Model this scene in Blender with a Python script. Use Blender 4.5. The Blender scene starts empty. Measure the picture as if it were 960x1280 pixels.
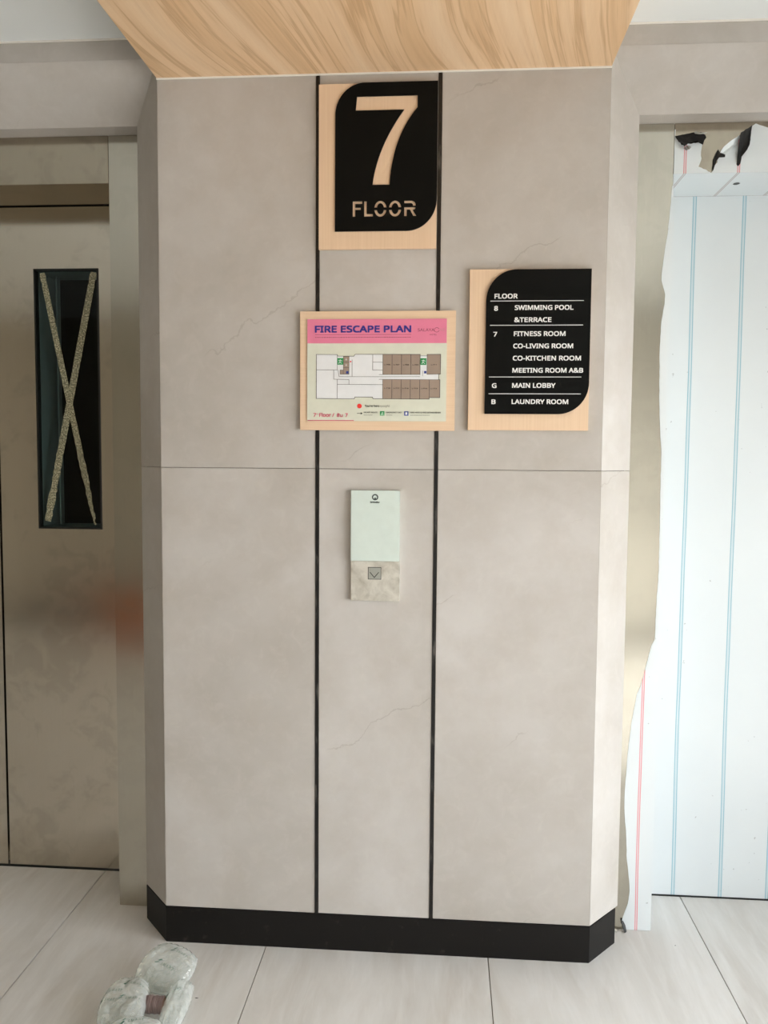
import bpy, bmesh, math, random
from mathutils import Vector, Matrix, noise
SC = bpy.context.scene
COL = SC.collection
R = random.Random(7)

# ------------------------------------------------------------------ camera
W, H = 1.142, 2.292                     # pier width, height of the timber soffit above the floor
CEIL = 2.393
cam_d = bpy.data.cameras.new('camera')
cam = bpy.data.objects.new('camera', cam_d); COL.objects.link(cam)
right = Vector((0.99722317, 0.07409615, 0.00746346))
up = Vector((-0.01254911, 0.06840936, 0.99757841))
fwd = Vector((-0.07340615, 0.99490196, -0.06914924))
m = Matrix((right, up, -fwd)).transposed().to_4x4()
m.translation = Vector((0.74724, -2.12831, 1.33705))
cam.matrix_world = m
cam_d.sensor_fit = 'VERTICAL'; cam_d.sensor_height = 36.0; cam_d.sensor_width = 27.0
cam_d.lens = 36.0 * 1030.38 / 1280.0
cam_d.clip_start = 0.02
SC.camera = cam

# ------------------------------------------------------------------ world and light
SC.view_settings.view_transform = 'Standard'
SC.view_settings.look = 'None'
SC.view_settings.gamma = 1.0
SC.view_settings.use_curve_mapping = False
SC.view_settings.exposure = 0.62
world = bpy.data.worlds.new('overcast_sky'); SC.world = world
world.use_nodes = True
wt = world.node_tree; wt.nodes.clear()
wo = wt.nodes.new('ShaderNodeOutputWorld'); wb = wt.nodes.new('ShaderNodeBackground')
tc = wt.nodes.new('ShaderNodeTexCoord'); sx = wt.nodes.new('ShaderNodeSeparateXYZ')
cr = wt.nodes.new('ShaderNodeValToRGB'); mr = wt.nodes.new('ShaderNodeMapRange')
wt.links.new(tc.outputs['Generated'], sx.inputs[0]); wt.links.new(sx.outputs['Z'], mr.inputs[0])
mr.inputs[1].default_value = -1; mr.inputs[2].default_value = 1
wt.links.new(mr.outputs[0], cr.inputs[0]); wt.links.new(cr.outputs[0], wb.inputs[0]); wt.links.new(wb.outputs[0], wo.inputs[0])
e = cr.color_ramp.elements
e[0].position = 0.0; e[0].color = (.50, .49, .47, 1)
e[1].position = 1.0; e[1].color = (.80, .88, 1.0, 1)
a = e.new(.47); a.color = (.72, .72, .71, 1)
a = e.new(.52); a.color = (.95, .98, 1.0, 1)
wb.inputs[1].default_value = 7.5

# room limits
X0, X1, YB, YD = -2.7, 2.85, -3.5, 0.47
WIN = (-3.2, -0.30, 0.02, 1.8)          # y0, y1, z0, z1 of the big window in the right-hand wall
def portal(name, loc, rot, sx_, sy_):
    d = bpy.data.lights.new(name, 'AREA'); d.shape = 'RECTANGLE'; d.size = sx_; d.size_y = sy_; d.energy = 1
    d.cycles.is_portal = True
    o = bpy.data.objects.new(name, d); o.location = loc; o.rotation_euler = rot; COL.objects.link(o)
portal('window_daylight', (X1 + .12, (WIN[0] + WIN[1]) / 2, (WIN[2] + WIN[3]) / 2), (0, math.radians(90), 0), WIN[3] - WIN[2], WIN[1] - WIN[0])

sun = bpy.data.lights.new('sun', 'SUN'); sun.energy = 33.0; sun.angle = math.radians(3); sun.color = (1.0, .98, .95)
so = bpy.data.objects.new('sun', sun); so.location = (4, 1, 5); COL.objects.link(so)
so.rotation_euler = Vector((-.80, -.42, -1.0)).to_track_quat('-Z', 'Y').to_euler()

# ------------------------------------------------------------------ materials
def srgb(r, g, b):
    f = lambda c: (c / 255 / 12.92) if c / 255 <= .04045 else ((c / 255 + .055) / 1.055) ** 2.4
    return (f(r), f(g), f(b), 1)
class NT:
    def __init__(s, name):
        s.m = bpy.data.materials.new(name); s.m.use_nodes = True
        s.t = s.m.node_tree; s.b = s.t.nodes['Principled BSDF']; s.out = s.t.nodes['Material Output']
    def n(s, ty, **k):
        x = s.t.nodes.new(ty)
        for a_, v in k.items(): setattr(x, a_, v)
        return x
    def l(s, a_, b_): s.t.links.new(a_, b_)
    def val(s, a_, i, v):
        if isinstance(v, (int, float, tuple)): a_.inputs[i].default_value = v
        else: s.l(v, a_.inputs[i])
    def math(s, op, a_, b_=0.0, c_=None):
        x = s.n('ShaderNodeMath', operation=op); s.val(x, 0, a_); s.val(x, 1, b_)
        if c_ is not None: s.val(x, 2, c_)
        return x.outputs[0]
    def pos(s, scale=(1, 1, 1), rand=0.0, rot=(0, 0, 0)):
        g = s.n('ShaderNodeNewGeometry'); mp = s.n('ShaderNodeMapping')
        s.l(g.outputs['Position'], mp.inputs[0]); mp.inputs['Scale'].default_value = scale; mp.inputs['Rotation'].default_value = rot
        if rand:
            oi = s.n('ShaderNodeObjectInfo'); mu = s.math('MULTIPLY', oi.outputs['Random'], rand)
            cx = s.n('ShaderNodeCombineXYZ')
            for i in range(3): s.l(mu, cx.inputs[i])
            s.l(cx.outputs[0], mp.inputs['Location'])
        return mp.outputs[0]
    def noise(s, vec, scale=1.0, detail=6.0, rough=.55, dist=0.0):
        x = s.n('ShaderNodeTexNoise'); s.l(vec, x.inputs['Vector'])
        x.inputs['Scale'].default_value = scale; x.inputs['Detail'].default_value = detail
        x.inputs['Roughness'].default_value = rough; x.inputs['Distortion'].default_value = dist
        return x.outputs[0]
    def ramp(s, fac, stops):
        x = s.n('ShaderNodeValToRGB'); s.l(fac, x.inputs[0]); el = x.color_ramp.elements
        while len(el) < len(stops): el.new(.5)
        for q, (p, c) in zip(el, stops):
            q.position = p; q.color = c if len(c) == 4 else (*c, 1)
        return x.outputs[0]
    def mix(s, fac, a_, b_, mode='MIX'):
        x = s.n('ShaderNodeMix', data_type='RGBA', blend_type=mode)
        s.val(x, 0, fac); s.val(x, 6, a_); s.val(x, 7, b_); return x.outputs[2]
    def bump(s, h, strength=.1, dist=.002):
        x = s.n('ShaderNodeBump'); s.l(h, x.inputs['Height']); x.inputs['Strength'].default_value = strength
        x.inputs['Distance'].default_value = dist; s.l(x.outputs[0], s.b.inputs['Normal'])
    def set(s, **k):
        for a_, v in k.items(): s.val(s.b, a_.replace('_', ' '), v)
        return s
def plain(name, c, rough=.5, metal=0.0, spec=.5, **k):
    t = NT(name)
    v = t.noise(t.pos(), 40, 3)
    c2 = tuple(min(1, q * 1.06) for q in c[:3]) + (1,); c1 = tuple(q * .94 for q in c[:3]) + (1,)
    t.l(t.mix(v, c1, c2), t.b.inputs['Base Color'])
    t.set(Roughness=rough, Metallic=metal, Specular_IOR_Level=spec, **k)
    return t.m

def stone_tile():
    t = NT('beige_stone_tile'); P = t.pos(rand=13.0)
    n1 = t.noise(P, 1.6, 8, .6, .4); n2 = t.noise(P, 9, 6, .6)
    base = t.ramp(n1, [(.28, srgb(172, 166, 158)), (.5, srgb(186, 181, 175)), (.72, srgb(199, 195, 191))])
    base = t.mix(t.math('MULTIPLY', t.math('MAXIMUM', t.math('MULTIPLY', t.math('SUBTRACT', n2, .42), 2.6), 0.0), .45), base, srgb(168, 159, 148), 'MIX')
    n5 = t.noise(P, 24, 5, .65, .8)
    base = t.mix(t.math('MULTIPLY', t.math('MAXIMUM', t.math('MULTIPLY', t.math('SUBTRACT', n5, .5), 4.0), 0.0), .22), base, srgb(206, 201, 194))
    # fine hairline veins
    g_ = t.n('ShaderNodeNewGeometry'); sp_ = t.n('ShaderNodeSeparateXYZ'); t.l(g_.outputs['Position'], sp_.inputs[0]); oi_ = t.n('ShaderNodeObjectInfo')
    w_ = t.math('ADD', t.math('MULTIPLY', sp_.outputs[2], .85), t.math('MULTIPLY', sp_.outputs[0], -.52))
    w_ = t.math('ADD', w_, t.math('ADD', t.math('MULTIPLY', t.noise(P, 1.7, 7, .62), .30), t.math('MULTIPLY', oi_.outputs['Random'], 3.7)))
    f_ = t.math('ABSOLUTE', t.math('SUBTRACT', t.math('FRACT', t.math('DIVIDE', w_, .42)), .5))
    vein = t.math('MAXIMUM', t.math('SUBTRACT', 1.0, t.math('MULTIPLY', f_, 190.0)), 0.0)
    gate = t.math('MAXIMUM', t.math('MULTIPLY', t.math('SUBTRACT', t.noise(P, 2.6, 3), .54), 6.0), 0.0)
    vein = t.math('MINIMUM', t.math('MULTIPLY', vein, gate), .26)
    base = t.mix(vein, base, srgb(132, 120, 108))
    t.l(base, t.b.inputs['Base Color'])
    t.set(Roughness=.55, Specular_IOR_Level=.35)
    t.bump(t.noise(P, 60, 4), .05, .001)
    return t.m
def floor_tile():
    t = NT('pale_floor_tile'); P = t.pos((5.5, 1.1, 1), rand=17.0, rot=(0, 0, .12))
    n1 = t.noise(P, 1.5, 8, .62, .6); n2 = t.noise(t.pos((26, 3.2, 1), rand=5.0, rot=(0, 0, .12)), 1.6, 6, .6, .4)
    base = t.ramp(n1, [(.28, srgb(198, 193, 186)), (.5, srgb(214, 212, 208)), (.72, srgb(227, 226, 224))])
    base = t.mix(t.math('MULTIPLY', t.math('MAXIMUM', t.math('MULTIPLY', t.math('SUBTRACT', n2, .5), 3.5), 0.0), .5), base, srgb(236, 235, 233))
    n3 = t.noise(t.pos(rand=3), 6, 5)
    base = t.mix(t.math('MULTIPLY', n3, .25), base, srgb(200, 194, 185))
    t.l(base, t.b.inputs['Base Color'])
    t.set(Roughness=.42, Specular_IOR_Level=.4)
    t.bump(n2, .06, .0012)
    return t.m
def steel(name, col, rough=.20, tint=1.0):
    t = NT(name)
    st = t.noise(t.pos((60, 60, 1.2)), 6, 4, .6)          # hairline
    bl = t.noise(t.pos(), 5, 4, .6, .5); sp = t.noise(t.pos(), 14, 4, .6, .8)
    c = t.mix(st, tuple(q * .96 for q in col[:3]) + (1,), tuple(min(1, q * 1.04) for q in col[:3]) + (1,))
    stain = t.math('MINIMUM', t.math('MAXIMUM', t.math('MULTIPLY', t.math('SUBTRACT', t.math('MULTIPLY', bl, sp), .25), 3.2), 0.0), .26 * tint)
    c = t.mix(stain, c, tuple(q * .62 for q in col[:3]) + (1,))
    t.l(c, t.b.inputs['Base Color'])
    rr = t.math('ADD', t.math('MULTIPLY', bl, .12), rough - .08)
    t.set(Metallic=1.0, Roughness=rr, Anisotropic=.6)
    tv = t.n('ShaderNodeCombineXYZ'); tv.inputs[0].default_value = 1.0
    t.l(tv.outputs[0], t.b.inputs['Tangent'])
    t.bump(t.noise(t.pos((3, 3, .8)), 1.3, 2), .05, .004)
    return t.m
def soffit_wood():
    t = NT('oak_veneer_soffit')
    g = t.n('ShaderNodeNewGeometry'); sp = t.n('ShaderNodeSeparateXYZ'); t.l(g.outputs['Position'], sp.inputs[0])
    wob = t.noise(t.pos((1.3, .8, 1)), 1.6, 0, .5)
    u = t.math('ADD', sp.outputs[0], t.math('MULTIPLY', wob, .20))
    u = t.math('ADD', u, t.math('MULTIPLY', sp.outputs[1], -.22))
    cx = t.n('ShaderNodeCombineXYZ'); t.l(u, cx.inputs[0]); t.l(t.math('MULTIPLY', sp.outputs[1], .03), cx.inputs[1])
    a1 = t.noise(cx.outputs[0], 13, 5, .60); a2 = t.noise(cx.outputs[0], 46, 4, .6); a3 = t.noise(t.pos((240, 9, 1)), 1, 3)
    base = t.ramp(a1, [(.30, srgb(206, 168, 126)), (.44, srgb(226, 191, 150)), (.55, srgb(236, 205, 168)), (.72, srgb(243, 217, 184))])
    ln = t.math('MULTIPLY', t.math('MAXIMUM', t.math('SUBTRACT', 1.0, t.math('MULTIPLY', t.math('ABSOLUTE', t.math('SUBTRACT', a1, .47)), 42.0)), 0.0), .55)
    base = t.mix(ln, base, srgb(182, 140, 96))
    base = t.mix(t.math('MULTIPLY', t.math('MAXIMUM', t.math('MULTIPLY', t.math('SUBTRACT', a2, .5), 4.0), 0.0), .4), base, srgb(190, 150, 108))
    base = t.mix(t.math('MULTIPLY', a3, .22), base, srgb(200, 162, 120))
    t.l(base, t.b.inputs['Base Color']); t.set(Roughness=.42, Specular_IOR_Level=.4)
    return t.m
def board_wood(name, horizontal):
    t = NT(name)
    P = t.pos((3, 3, 260) if horizontal else (260, 3, 3)); P2 = t.pos((2, 2, 60) if horizontal else (60, 2, 2))
    a1 = t.noise(P, 1, 3); a2 = t.noise(P2, 1, 3)
    base = t.mix(a1, srgb(214, 183, 150), srgb(236, 210, 182))
    base = t.mix(t.math('MULTIPLY', a2, .5), base, srgb(224, 194, 162))
    t.l(base, t.b.inputs['Base Color']); t.set(Roughness=.5, Specular_IOR_Level=.35)
    return t.m
def film(name, axis_x0, pitch, half, wid, line_col, tint=None):
    t = NT(name)
    g = t.n('ShaderNodeNewGeometry'); sp = t.n('ShaderNodeSeparateXYZ'); t.l(g.outputs['Position'], sp.inputs[0])
    wob = t.math('MULTIPLY', t.math('SUBTRACT', t.noise(t.pos((1, 1, 1)), 1.2, 2), .5), .012)
    x = t.math('ADD', sp.outputs[0], wob)
    f = t.math('FRACT', t.math('ADD', t.math('DIVIDE', t.math('SUBTRACT', x, axis_x0), pitch), 10.5))
    mm = t.math('MULTIPLY', t.math('ABSOLUTE', t.math('SUBTRACT', f, .5)), pitch)
    line = t.math('COMPARE', mm, half, wid)
    inner = t.math('MULTIPLY', t.math('LESS_THAN', mm, half), .22)
    fac = t.math('MAXIMUM', t.math('MULTIPLY', line, .8), inner)
    sc = t.noise(t.pos(), 70, 2, .5); scg = t.noise(t.pos((1, 1, .6)), 5, 3)
    speck = t.math('MULTIPLY', t.math('GREATER_THAN', sc, .735), t.math('GREATER_THAN', scg, .52))
    base = t.mix(t.noise(t.pos(), 3, 4), srgb(212, 219, 222), srgb(223, 229, 231))
    base = t.mix(fac, base, line_col)
    base = t.mix(t.math('MULTIPLY', speck, .45), base, srgb(120, 120, 118))
    t.l(base, t.b.inputs['Base Color']); t.set(Roughness=.38, Specular_IOR_Level=.45)
    t.bump(t.noise(t.pos(), 7, 4), .10, .006)
    return t.m
def painted(name, c, rough=.6):
    t = NT(name); n1 = t.noise(t.pos(), 2.5, 4)
    t.l(t.mix(n1, tuple(q * .965 for q in c[:3]) + (1,), c), t.b.inputs['Base Color'])
    t.set(Roughness=rough, Specular_IOR_Level=.3); t.bump(t.noise(t.pos(), 90, 3), .03, .001)
    return t.m
def skirt_mat():
    t = NT('dark_brown_skirting')
    s = t.noise(t.pos((90, 90, 400)), 1, 3); d = t.noise(t.pos(), 30, 4)
    dirt = t.math('MULTIPLY', t.math('MAXIMUM', t.math('MULTIPLY', t.math('SUBTRACT', d, .62), 5.0), 0.0), .35)
    t.l(t.mix(dirt, t.mix(s, srgb(14, 12, 10), srgb(19, 16, 14)), srgb(90, 84, 78)), t.b.inputs['Base Color'])
    t.set(Roughness=.5, Specular_IOR_Level=.25); return t.m
def strip_mat():
    t = NT('black_gloss_strip')
    d = t.noise(t.pos((4, 4, 1)), 9, 4, .6)
    smear = t.math('MULTIPLY', t.math('MINIMUM', t.math('MAXIMUM', t.math('MULTIPLY', t.math('SUBTRACT', d, .56), 9.0), 0.0), 1.0), .30)
    t.l(t.mix(smear, srgb(14, 12, 11), srgb(150, 145, 138)), t.b.inputs['Base Color'])
    t.set(Roughness=.28, Specular_IOR_Level=.5); t.bump(t.noise(t.pos(), 40, 3), .4, .002); return t.m
def tape_mat():
    t = NT('speckled_masking_tape')
    v = t.noise(t.pos(), 230, 2, .7); v2 = t.noise(t.pos(), 30, 3)
    c = t.ramp(v, [(.40, srgb(92, 92, 74)), (.52, srgb(156, 152, 122)), (.62, srgb(222, 216, 186))])
    t.l(t.mix(t.math('MULTIPLY', v2, .3), c, srgb(120, 118, 96)), t.b.inputs['Base Color'])
    t.set(Roughness=.6); t.bump(v, .6, .001); return t.m
def plate_steel():
    t = NT('smudged_steel_plate')
    n1 = t.noise(t.pos(), 30, 4, .6, .4)
    t.l(t.ramp(n1, [(.3, srgb(196, 192, 180)), (.6, srgb(232, 229, 220))]), t.b.inputs['Base Color'])
    t.set(Metallic=.75, Roughness=t.math('ADD', t.math('MULTIPLY', n1, .25), .28)); return t.m
def glass_clear(name='clear_glass', c=(.90, .94, .93, 1)):
    t = NT(name); t.t.nodes.remove(t.b)
    tr = t.n('ShaderNodeBsdfTransparent'); tr.inputs[0].default_value = c
    gl = t.n('ShaderNodeBsdfGlossy'); gl.inputs['Roughness'].default_value = .0
    fr = t.n('ShaderNodeFresnel'); fr.inputs[0].default_value = 1.25
    mx = t.n('ShaderNodeMixShader'); t.l(fr.outputs[0], mx.inputs[0]); t.l(tr.outputs[0], mx.inputs[1]); t.l(gl.outputs[0], mx.inputs[2])
    t.l(mx.outputs[0], t.out.inputs[0]); return t.m
def pillow_mat():
    t = NT('cloudy_plastic_film')
    t.l(t.ramp(t.noise(t.pos(), 30, 4), [(.3, srgb(216, 222, 218)), (.7, srgb(240, 243, 240))]), t.b.inputs['Base Color'])
    t.set(Roughness=.10, Specular_IOR_Level=1.0, Coat_Weight=1.0)
    t.bump(t.noise(t.pos(), 42, 4, .6, 1.2), .38, .004)
    tr = t.n('ShaderNodeBsdfTransparent'); tr.inputs[0].default_value = (.93, .95, .93, 1)
    lw = t.n('ShaderNodeLayerWeight'); lw.inputs[0].default_value = .35
    fac = t.math('ADD', t.math('MULTIPLY', lw.outputs['Facing'], .62), t.math('ADD', t.math('MULTIPLY', t.noise(t.pos(), 38, 3, .6, 1), .34), .06))
    fac = t.math('MINIMUM', fac, 1.0)
    mx = t.n('ShaderNodeMixShader'); t.l(fac, mx.inputs[0]); t.l(tr.outputs[0], mx.inputs[1]); t.l(t.b.outputs[0], mx.inputs[2])
    t.l(mx.outputs[0], t.out.inputs[0]); return t.m

M = dict(
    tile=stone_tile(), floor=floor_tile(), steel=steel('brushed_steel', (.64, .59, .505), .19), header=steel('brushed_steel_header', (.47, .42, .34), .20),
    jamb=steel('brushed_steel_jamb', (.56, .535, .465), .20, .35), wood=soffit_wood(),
    boardv=board_wood('light_oak_board', False), boardh=board_wood('light_oak_board_horizontal', True),
    film=film('white_film_blue_lines', 1.4555, .1390, .0040, .0013, srgb(110, 172, 190)),
    filmr=film('white_film_red_lines', 1.3715, .1385, .0027, .0009, srgb(214, 84, 96)),
    filmg=film('white_film_faint_lines', 1.3715, .1385, .0027, .0009, srgb(150, 128, 122)),
    filmj=film('white_film_red_lines_jamb', 1.3020, .1385, .0027, .0010, srgb(222, 92, 104)),
    ceil=painted('white_ceiling_paint', srgb(236, 240, 240)), white=painted('white_trim', srgb(235, 232, 224)),
    wallm=painted('beige_unseen_wall', srgb(172, 163, 147)), wallw=painted('white_wall_paint', srgb(222, 219, 212)), wallp=painted('taupe_wall_paint', srgb(84, 76, 64)), grout=plain('grout', srgb(120, 110, 98), .8),
    skirt=skirt_mat(), strip=strip_mat(), black=plain('black_acrylic', srgb(9, 10, 9), .45, spec=.12),
    blackfilm=plain('black_film_back', srgb(16, 16, 17), .45), void=plain('dark_shaft', srgb(8, 9, 8), .9, spec=0),
    frame=plain('black_frame', srgb(18, 20, 18), .4), teal=plain('teal_grey_steel', srgb(112, 128, 128), .4, 0),
    letter=plain('white_lettering', srgb(238, 238, 236), .5), glass=glass_clear(), wglass=glass_clear('window_glass', (.97, .97, .965, 1)),
    station=plain('pale_green_glass', srgb(206, 218, 211), .10, spec=.6, Coat_Weight=.5),
    edge=plain('glass_edge', srgb(150, 158, 150), .3), plate=plate_steel(), logo=plain('grey_logo', srgb(66, 76, 74), .5),
    button=plain('silver_button', srgb(180, 182, 174), .3, .6), tape=tape_mat(),
    paper=plain('cream_print', srgb(214, 216, 200), .25, spec=.5, Coat_Weight=.3), pinktext=plain('deep_pink_ink', srgb(210, 88, 116), .4), pink=plain('pink_print', srgb(226, 128, 158), .3),
    navy=plain('blue_ink', srgb(46, 46, 138), .4), maroon=plain('maroon_ink', srgb(132, 44, 74), .4),
    line=plain('grey_ink', srgb(74, 72, 72), .5), room=plain('taupe_print', srgb(156, 138, 124), .4),
    white_print=plain('white_print', srgb(226, 228, 230), .35), green=plain('green_print', srgb(52, 150, 88), .4),
    red=plain('red_print', srgb(226, 54, 48), .4), bluep=plain('blue_print', srgb(50, 70, 150), .4), ink=plain('black_ink', srgb(28, 26, 26), .5),
    pillow=pillow_mat(), greenink=plain('dark_green_ink', srgb(10, 74, 56), .5), thread=plain('mauve_brown_thread', srgb(128, 108, 104), .5),
    core=plain('brown_card_core', srgb(120, 92, 74), .8), crumb=plain('plaster_crumb', srgb(200, 196, 186), .9),
    dark=plain('dark_debris', srgb(34, 32, 30), .7), card=plain('brown_cardboard', srgb(176, 104, 62), .8), alu=plain('white_window_frame', srgb(205, 205, 203), .4),
    tan=plain('tan_bracket', srgb(170, 158, 132), .6),
)

# ------------------------------------------------------------------ object helpers
LOC = {}
def base_of(parent):
    v = Vector((0, 0, 0))
    while parent is not None:
        v += Vector(parent.location); parent = parent.parent
    return v
def make(name, verts, faces, mats, parent=None, mi=None, smooth=False):
    off = base_of(parent)
    me = bpy.data.meshes.new(name)
    me.from_pydata([tuple(Vector(v) - off) for v in verts], [], faces)
    for q in (mats if isinstance(mats, (list, tuple)) else [mats]): me.materials.append(q)
    if mi:
        for p_, k in zip(me.polygons, mi): p_.material_index = k
    if smooth:
        for p_ in me.polygons: p_.use_smooth = True
    me.update()
    o = bpy.data.objects.new(name, me); COL.objects.link(o)
    if parent: o.parent = parent
    return o
def root(name, loc, label=None, cat=None, kind=None, group=None):
    o = bpy.data.objects.new(name, None); o.location = loc; COL.objects.link(o); o.empty_display_size = .05
    tag(o, label, cat, kind, group); return o
def tag(o, label=None, cat=None, kind=None, group=None):
    if label: o['label'] = label
    if cat: o['category'] = cat
    if kind: o['kind'] = kind
    if group: o['group'] = group
    return o
class MB:
    def __init__(s): s.v = []; s.f = []; s.mi = []
    def box(s, x0, x1, y0, y1, z0, z1, k=0):
        b = len(s.v)
        s.v += [(x, y, z) for z in (z0, z1) for y in (y0, y1) for x in (x0, x1)]
        for q in ((0, 2, 3, 1), (4, 5, 7, 6), (0, 1, 5, 4), (2, 6, 7, 3), (0, 4, 6, 2), (1, 3, 7, 5)):
            s.f.append(tuple(b + i for i in q)); s.mi.append(k)
        return s
    def prism(s, pts, d, k=0, kb=None):
        """closed solid from a planar outline (list of 3-D points) and an extrusion vector"""
        b = len(s.v); n = len(pts); d = Vector(d)
        s.v += [tuple(p) for p in pts] + [tuple(Vector(p) + d) for p in pts]
        s.f.append(tuple(range(b, b + n))); s.mi.append(k)
        s.f.append(tuple(range(b + 2 * n - 1, b + n - 1, -1))); s.mi.append(k if kb is None else kb)
        for i in range(n):
            j = (i + 1) % n; s.f.append((b + i, b + n + i, b + n + j, b + j)); s.mi.append(k)
        return s
    def add(s, verts, faces, k=0):
        b = len(s.v); s.v += [tuple(v) for v in verts]
        for f in faces: s.f.append(tuple(b + i for i in f)); s.mi.append(k)
        return s
    def seg(s, p, q, w, y0, y1, k=0):
        """straight line of width w on a vertical sheet, (x,z) points"""
        dx, dz = q[0] - p[0], q[1] - p[1]; L = math.hypot(dx, dz); ux, uz = dx / L * w / 2, dz / L * w / 2
        c = [(p[0] - ux - uz, p[1] - uz + ux), (p[0] - ux + uz, p[1] - uz - ux), (q[0] + ux + uz, q[1] + uz - ux), (q[0] + ux - uz, q[1] + uz + ux)]
        return s.prism([(x, y0, z) for x, z in c], (0, y1 - y0, 0), k)
    def disc(s, x, z, r, y0, y1, k=0, n=24):
        return s.prism([(x + r * math.cos(2 * math.pi * i / n), y0, z + r * math.sin(2 * math.pi * i / n)) for i in range(n)], (0, y1 - y0, 0), k)
    def build(s, name, mats, parent=None, bevel=0, smooth=False, fix=True):
        o = make(name, s.v, s.f, mats, parent, s.mi, smooth)
        if fix or bevel:
            bm = bmesh.new(); bm.from_mesh(o.data)
            if fix: bmesh.ops.recalc_face_normals(bm, faces=bm.faces)
            if bevel:
                bmesh.ops.bevel(bm, geom=[e_ for e_ in bm.edges if e_.calc_face_angle(0) > .4], offset=bevel, segments=2, affect='EDGES', clamp_overlap=True)
            bm.to_mesh(o.data); bm.free()
        return o
def box(name, x0, x1, y0, y1, z0, z1, mat, parent=None, bevel=0):
    return MB().box(x0, x1, y0, y1, z0, z1).build(name, mat, parent, bevel)

try:
    _fd = bpy.utils.system_resource('DATAFILES', path='fonts')
    FONT = bpy.data.fonts.load(_fd + '/NotoSansHebrew-Regular.woff2')
    THAI = bpy.data.fonts.load(_fd + '/NotoSansThai-VariableFont_wdth,wght.woff2')
except Exception:
    FONT = THAI = None
def _flat(body, bold, space, shear):
    cu = bpy.data.curves.new('t', 'FONT'); cu.body = body; cu.size = 1; cu.offset = bold; cu.space_character = space; cu.shear = shear
    if FONT: cu.font = THAI if any('\u0e00' < q < '\u0e7f' for q in body) else FONT
    cu.resolution_u = 3
    o = bpy.data.objects.new('t', cu); COL.objects.link(o)
    dg = bpy.context.evaluated_depsgraph_get(); dg.update()
    me = bpy.data.meshes.new_from_object(o.evaluated_get(dg))
    vs = [(v.co.x, v.co.y) for v in me.vertices]; fs = [tuple(p_.vertices) for p_ in me.polygons]
    bpy.data.objects.remove(o); bpy.data.curves.remove(cu); bpy.data.meshes.remove(me)
    return vs, fs
CAPH = max(v[1] for v in _flat('H', 0, 1, 0)[0])
def text_geo(body, x0, z0, width, cap, bold=0.0, space=1.0, shear=0.0):
    """letters as flat geometry: list of (x,z) verts + triangles; cap height and width in metres"""
    vs, fs = _flat(body, 0, space, shear)
    if not vs: return [], []
    xa = min(v[0] for v in vs); xb = max(v[0] for v in vs)
    caph = .50 if any('\u0e00' < q < '\u0e7f' for q in body) else CAPH
    sx_ = width / (xb - xa); sz_ = cap / caph
    base = [(x0 + (x - xa) * sx_, z0 + z * sz_) for x, z in vs]
    if not bold: return base, fs
    out, of = [], []; b = bold * cap
    for dx, dz in ((-b, -b), (b, -b), (b, b), (-b, b), (0, 0)):
        n = len(out); out += [(x + dx, z + dz) for x, z in base]; of += [tuple(i + n for i in f) for f in fs]
    return out, of
def text(mb, body, x0, z0, width, cap, y, k=0, **kw):
    vs, fs = text_geo(body, x0, z0, width, cap, **kw)
    # face -y: keep winding so that normals point to the viewer side
    n1_ = max(1, len(vs) // 5) if kw.get('bold') else len(vs)
    mb.add([(x, y - .00009 * (i // n1_), z) for i, (x, z) in enumerate(vs)], fs, k)
    return mb

# ------------------------------------------------------------------ the setting: floor
fl = MB().box(X0 - .1, X1 + 1.2, YB - .1, YD + .05, -.12, -.004).build('floor', M['grout']); tag(fl, kind='structure')
J0 = -.3231; g = .0011
xs = [J0 + .6 * k for k in range(-5, 9)]; ys = [-3.75, -2.55, -1.35, -.75 + .0, .45 + .02]
ys = [-4.0, -3.0, -1.8, -.6, .47]
for i in range(len(xs) - 1):
    for j in range(len(ys) - 1):
        if xs[i + 1] < X0 - .05 or xs[i] > X1 + .1: continue
        dz = 0
        box('tile', xs[i] + g, xs[i + 1] - g, ys[j] + g, ys[j + 1] - g, -.012, dz, M['floor'], fl, bevel=.0006)

# ------------------------------------------------------------------ pier between the lifts
S = .094; SD = .107; JY = .165; DY = .362; LZ = 2.217; LT = 2.34      # splay, its depth, jamb plane, door plane, lintel bottom / top
pier = MB().prism([(.012, .012, 0), (W - .012, .012, 0), (W + S - .012, SD + .012, 0), (W + S - .012, .40, 0), (-S + .012, .40, 0), (-S + .012, SD + .012, 0)], (0, 0, 2.42)).build('wall_front', M['grout']); tag(pier, kind='structure')
sA, sB = .4103, .4203; sC, sD_ = .7187, .7287
gz = .0006
for (xa, xb) in ((.0005, sA), (sB, sC), (sD_, W - .0005)):
    for (za, zb) in ((.101, 1.3 - gz), (1.3 + gz, 2.42)):
        box('tile', xa, xb, 0, .0125, za, zb, M['tile'], pier, bevel=.0007)
for side in (0, 1):
    mx = (lambda x: x) if side == 0 else (lambda x: W - x)
    for (za, zb) in ((.101, 1.3 - gz), (1.3 + gz, 2.42)):
        p = [(mx(0), 0, za), (mx(-S), SD, za), (mx(-S + .0096), SD + .0084, za), (mx(.0096), .0084, za)]
        p[0] = (mx(-.0004), .0004, za)
        MB().prism(p, (0, 0, zb - za)).build('tile', M['tile'], pier, bevel=.0005)
        box('tile', *( (-S, -S + .012) if side == 0 else (W + S - .012, W + S)), SD + .0005, JY + .01, za, zb, M['tile'], pier)
for n, (xa, xb) in enumerate(((sA, sB), (sC, sD_))):
    o = box('trim_%d' % (n + 1), xa + .0004, xb - .0004, -.0022, .0124, .1005, H - .004, M['strip'], None, bevel=.0012); tag(o, kind='structure')
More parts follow.
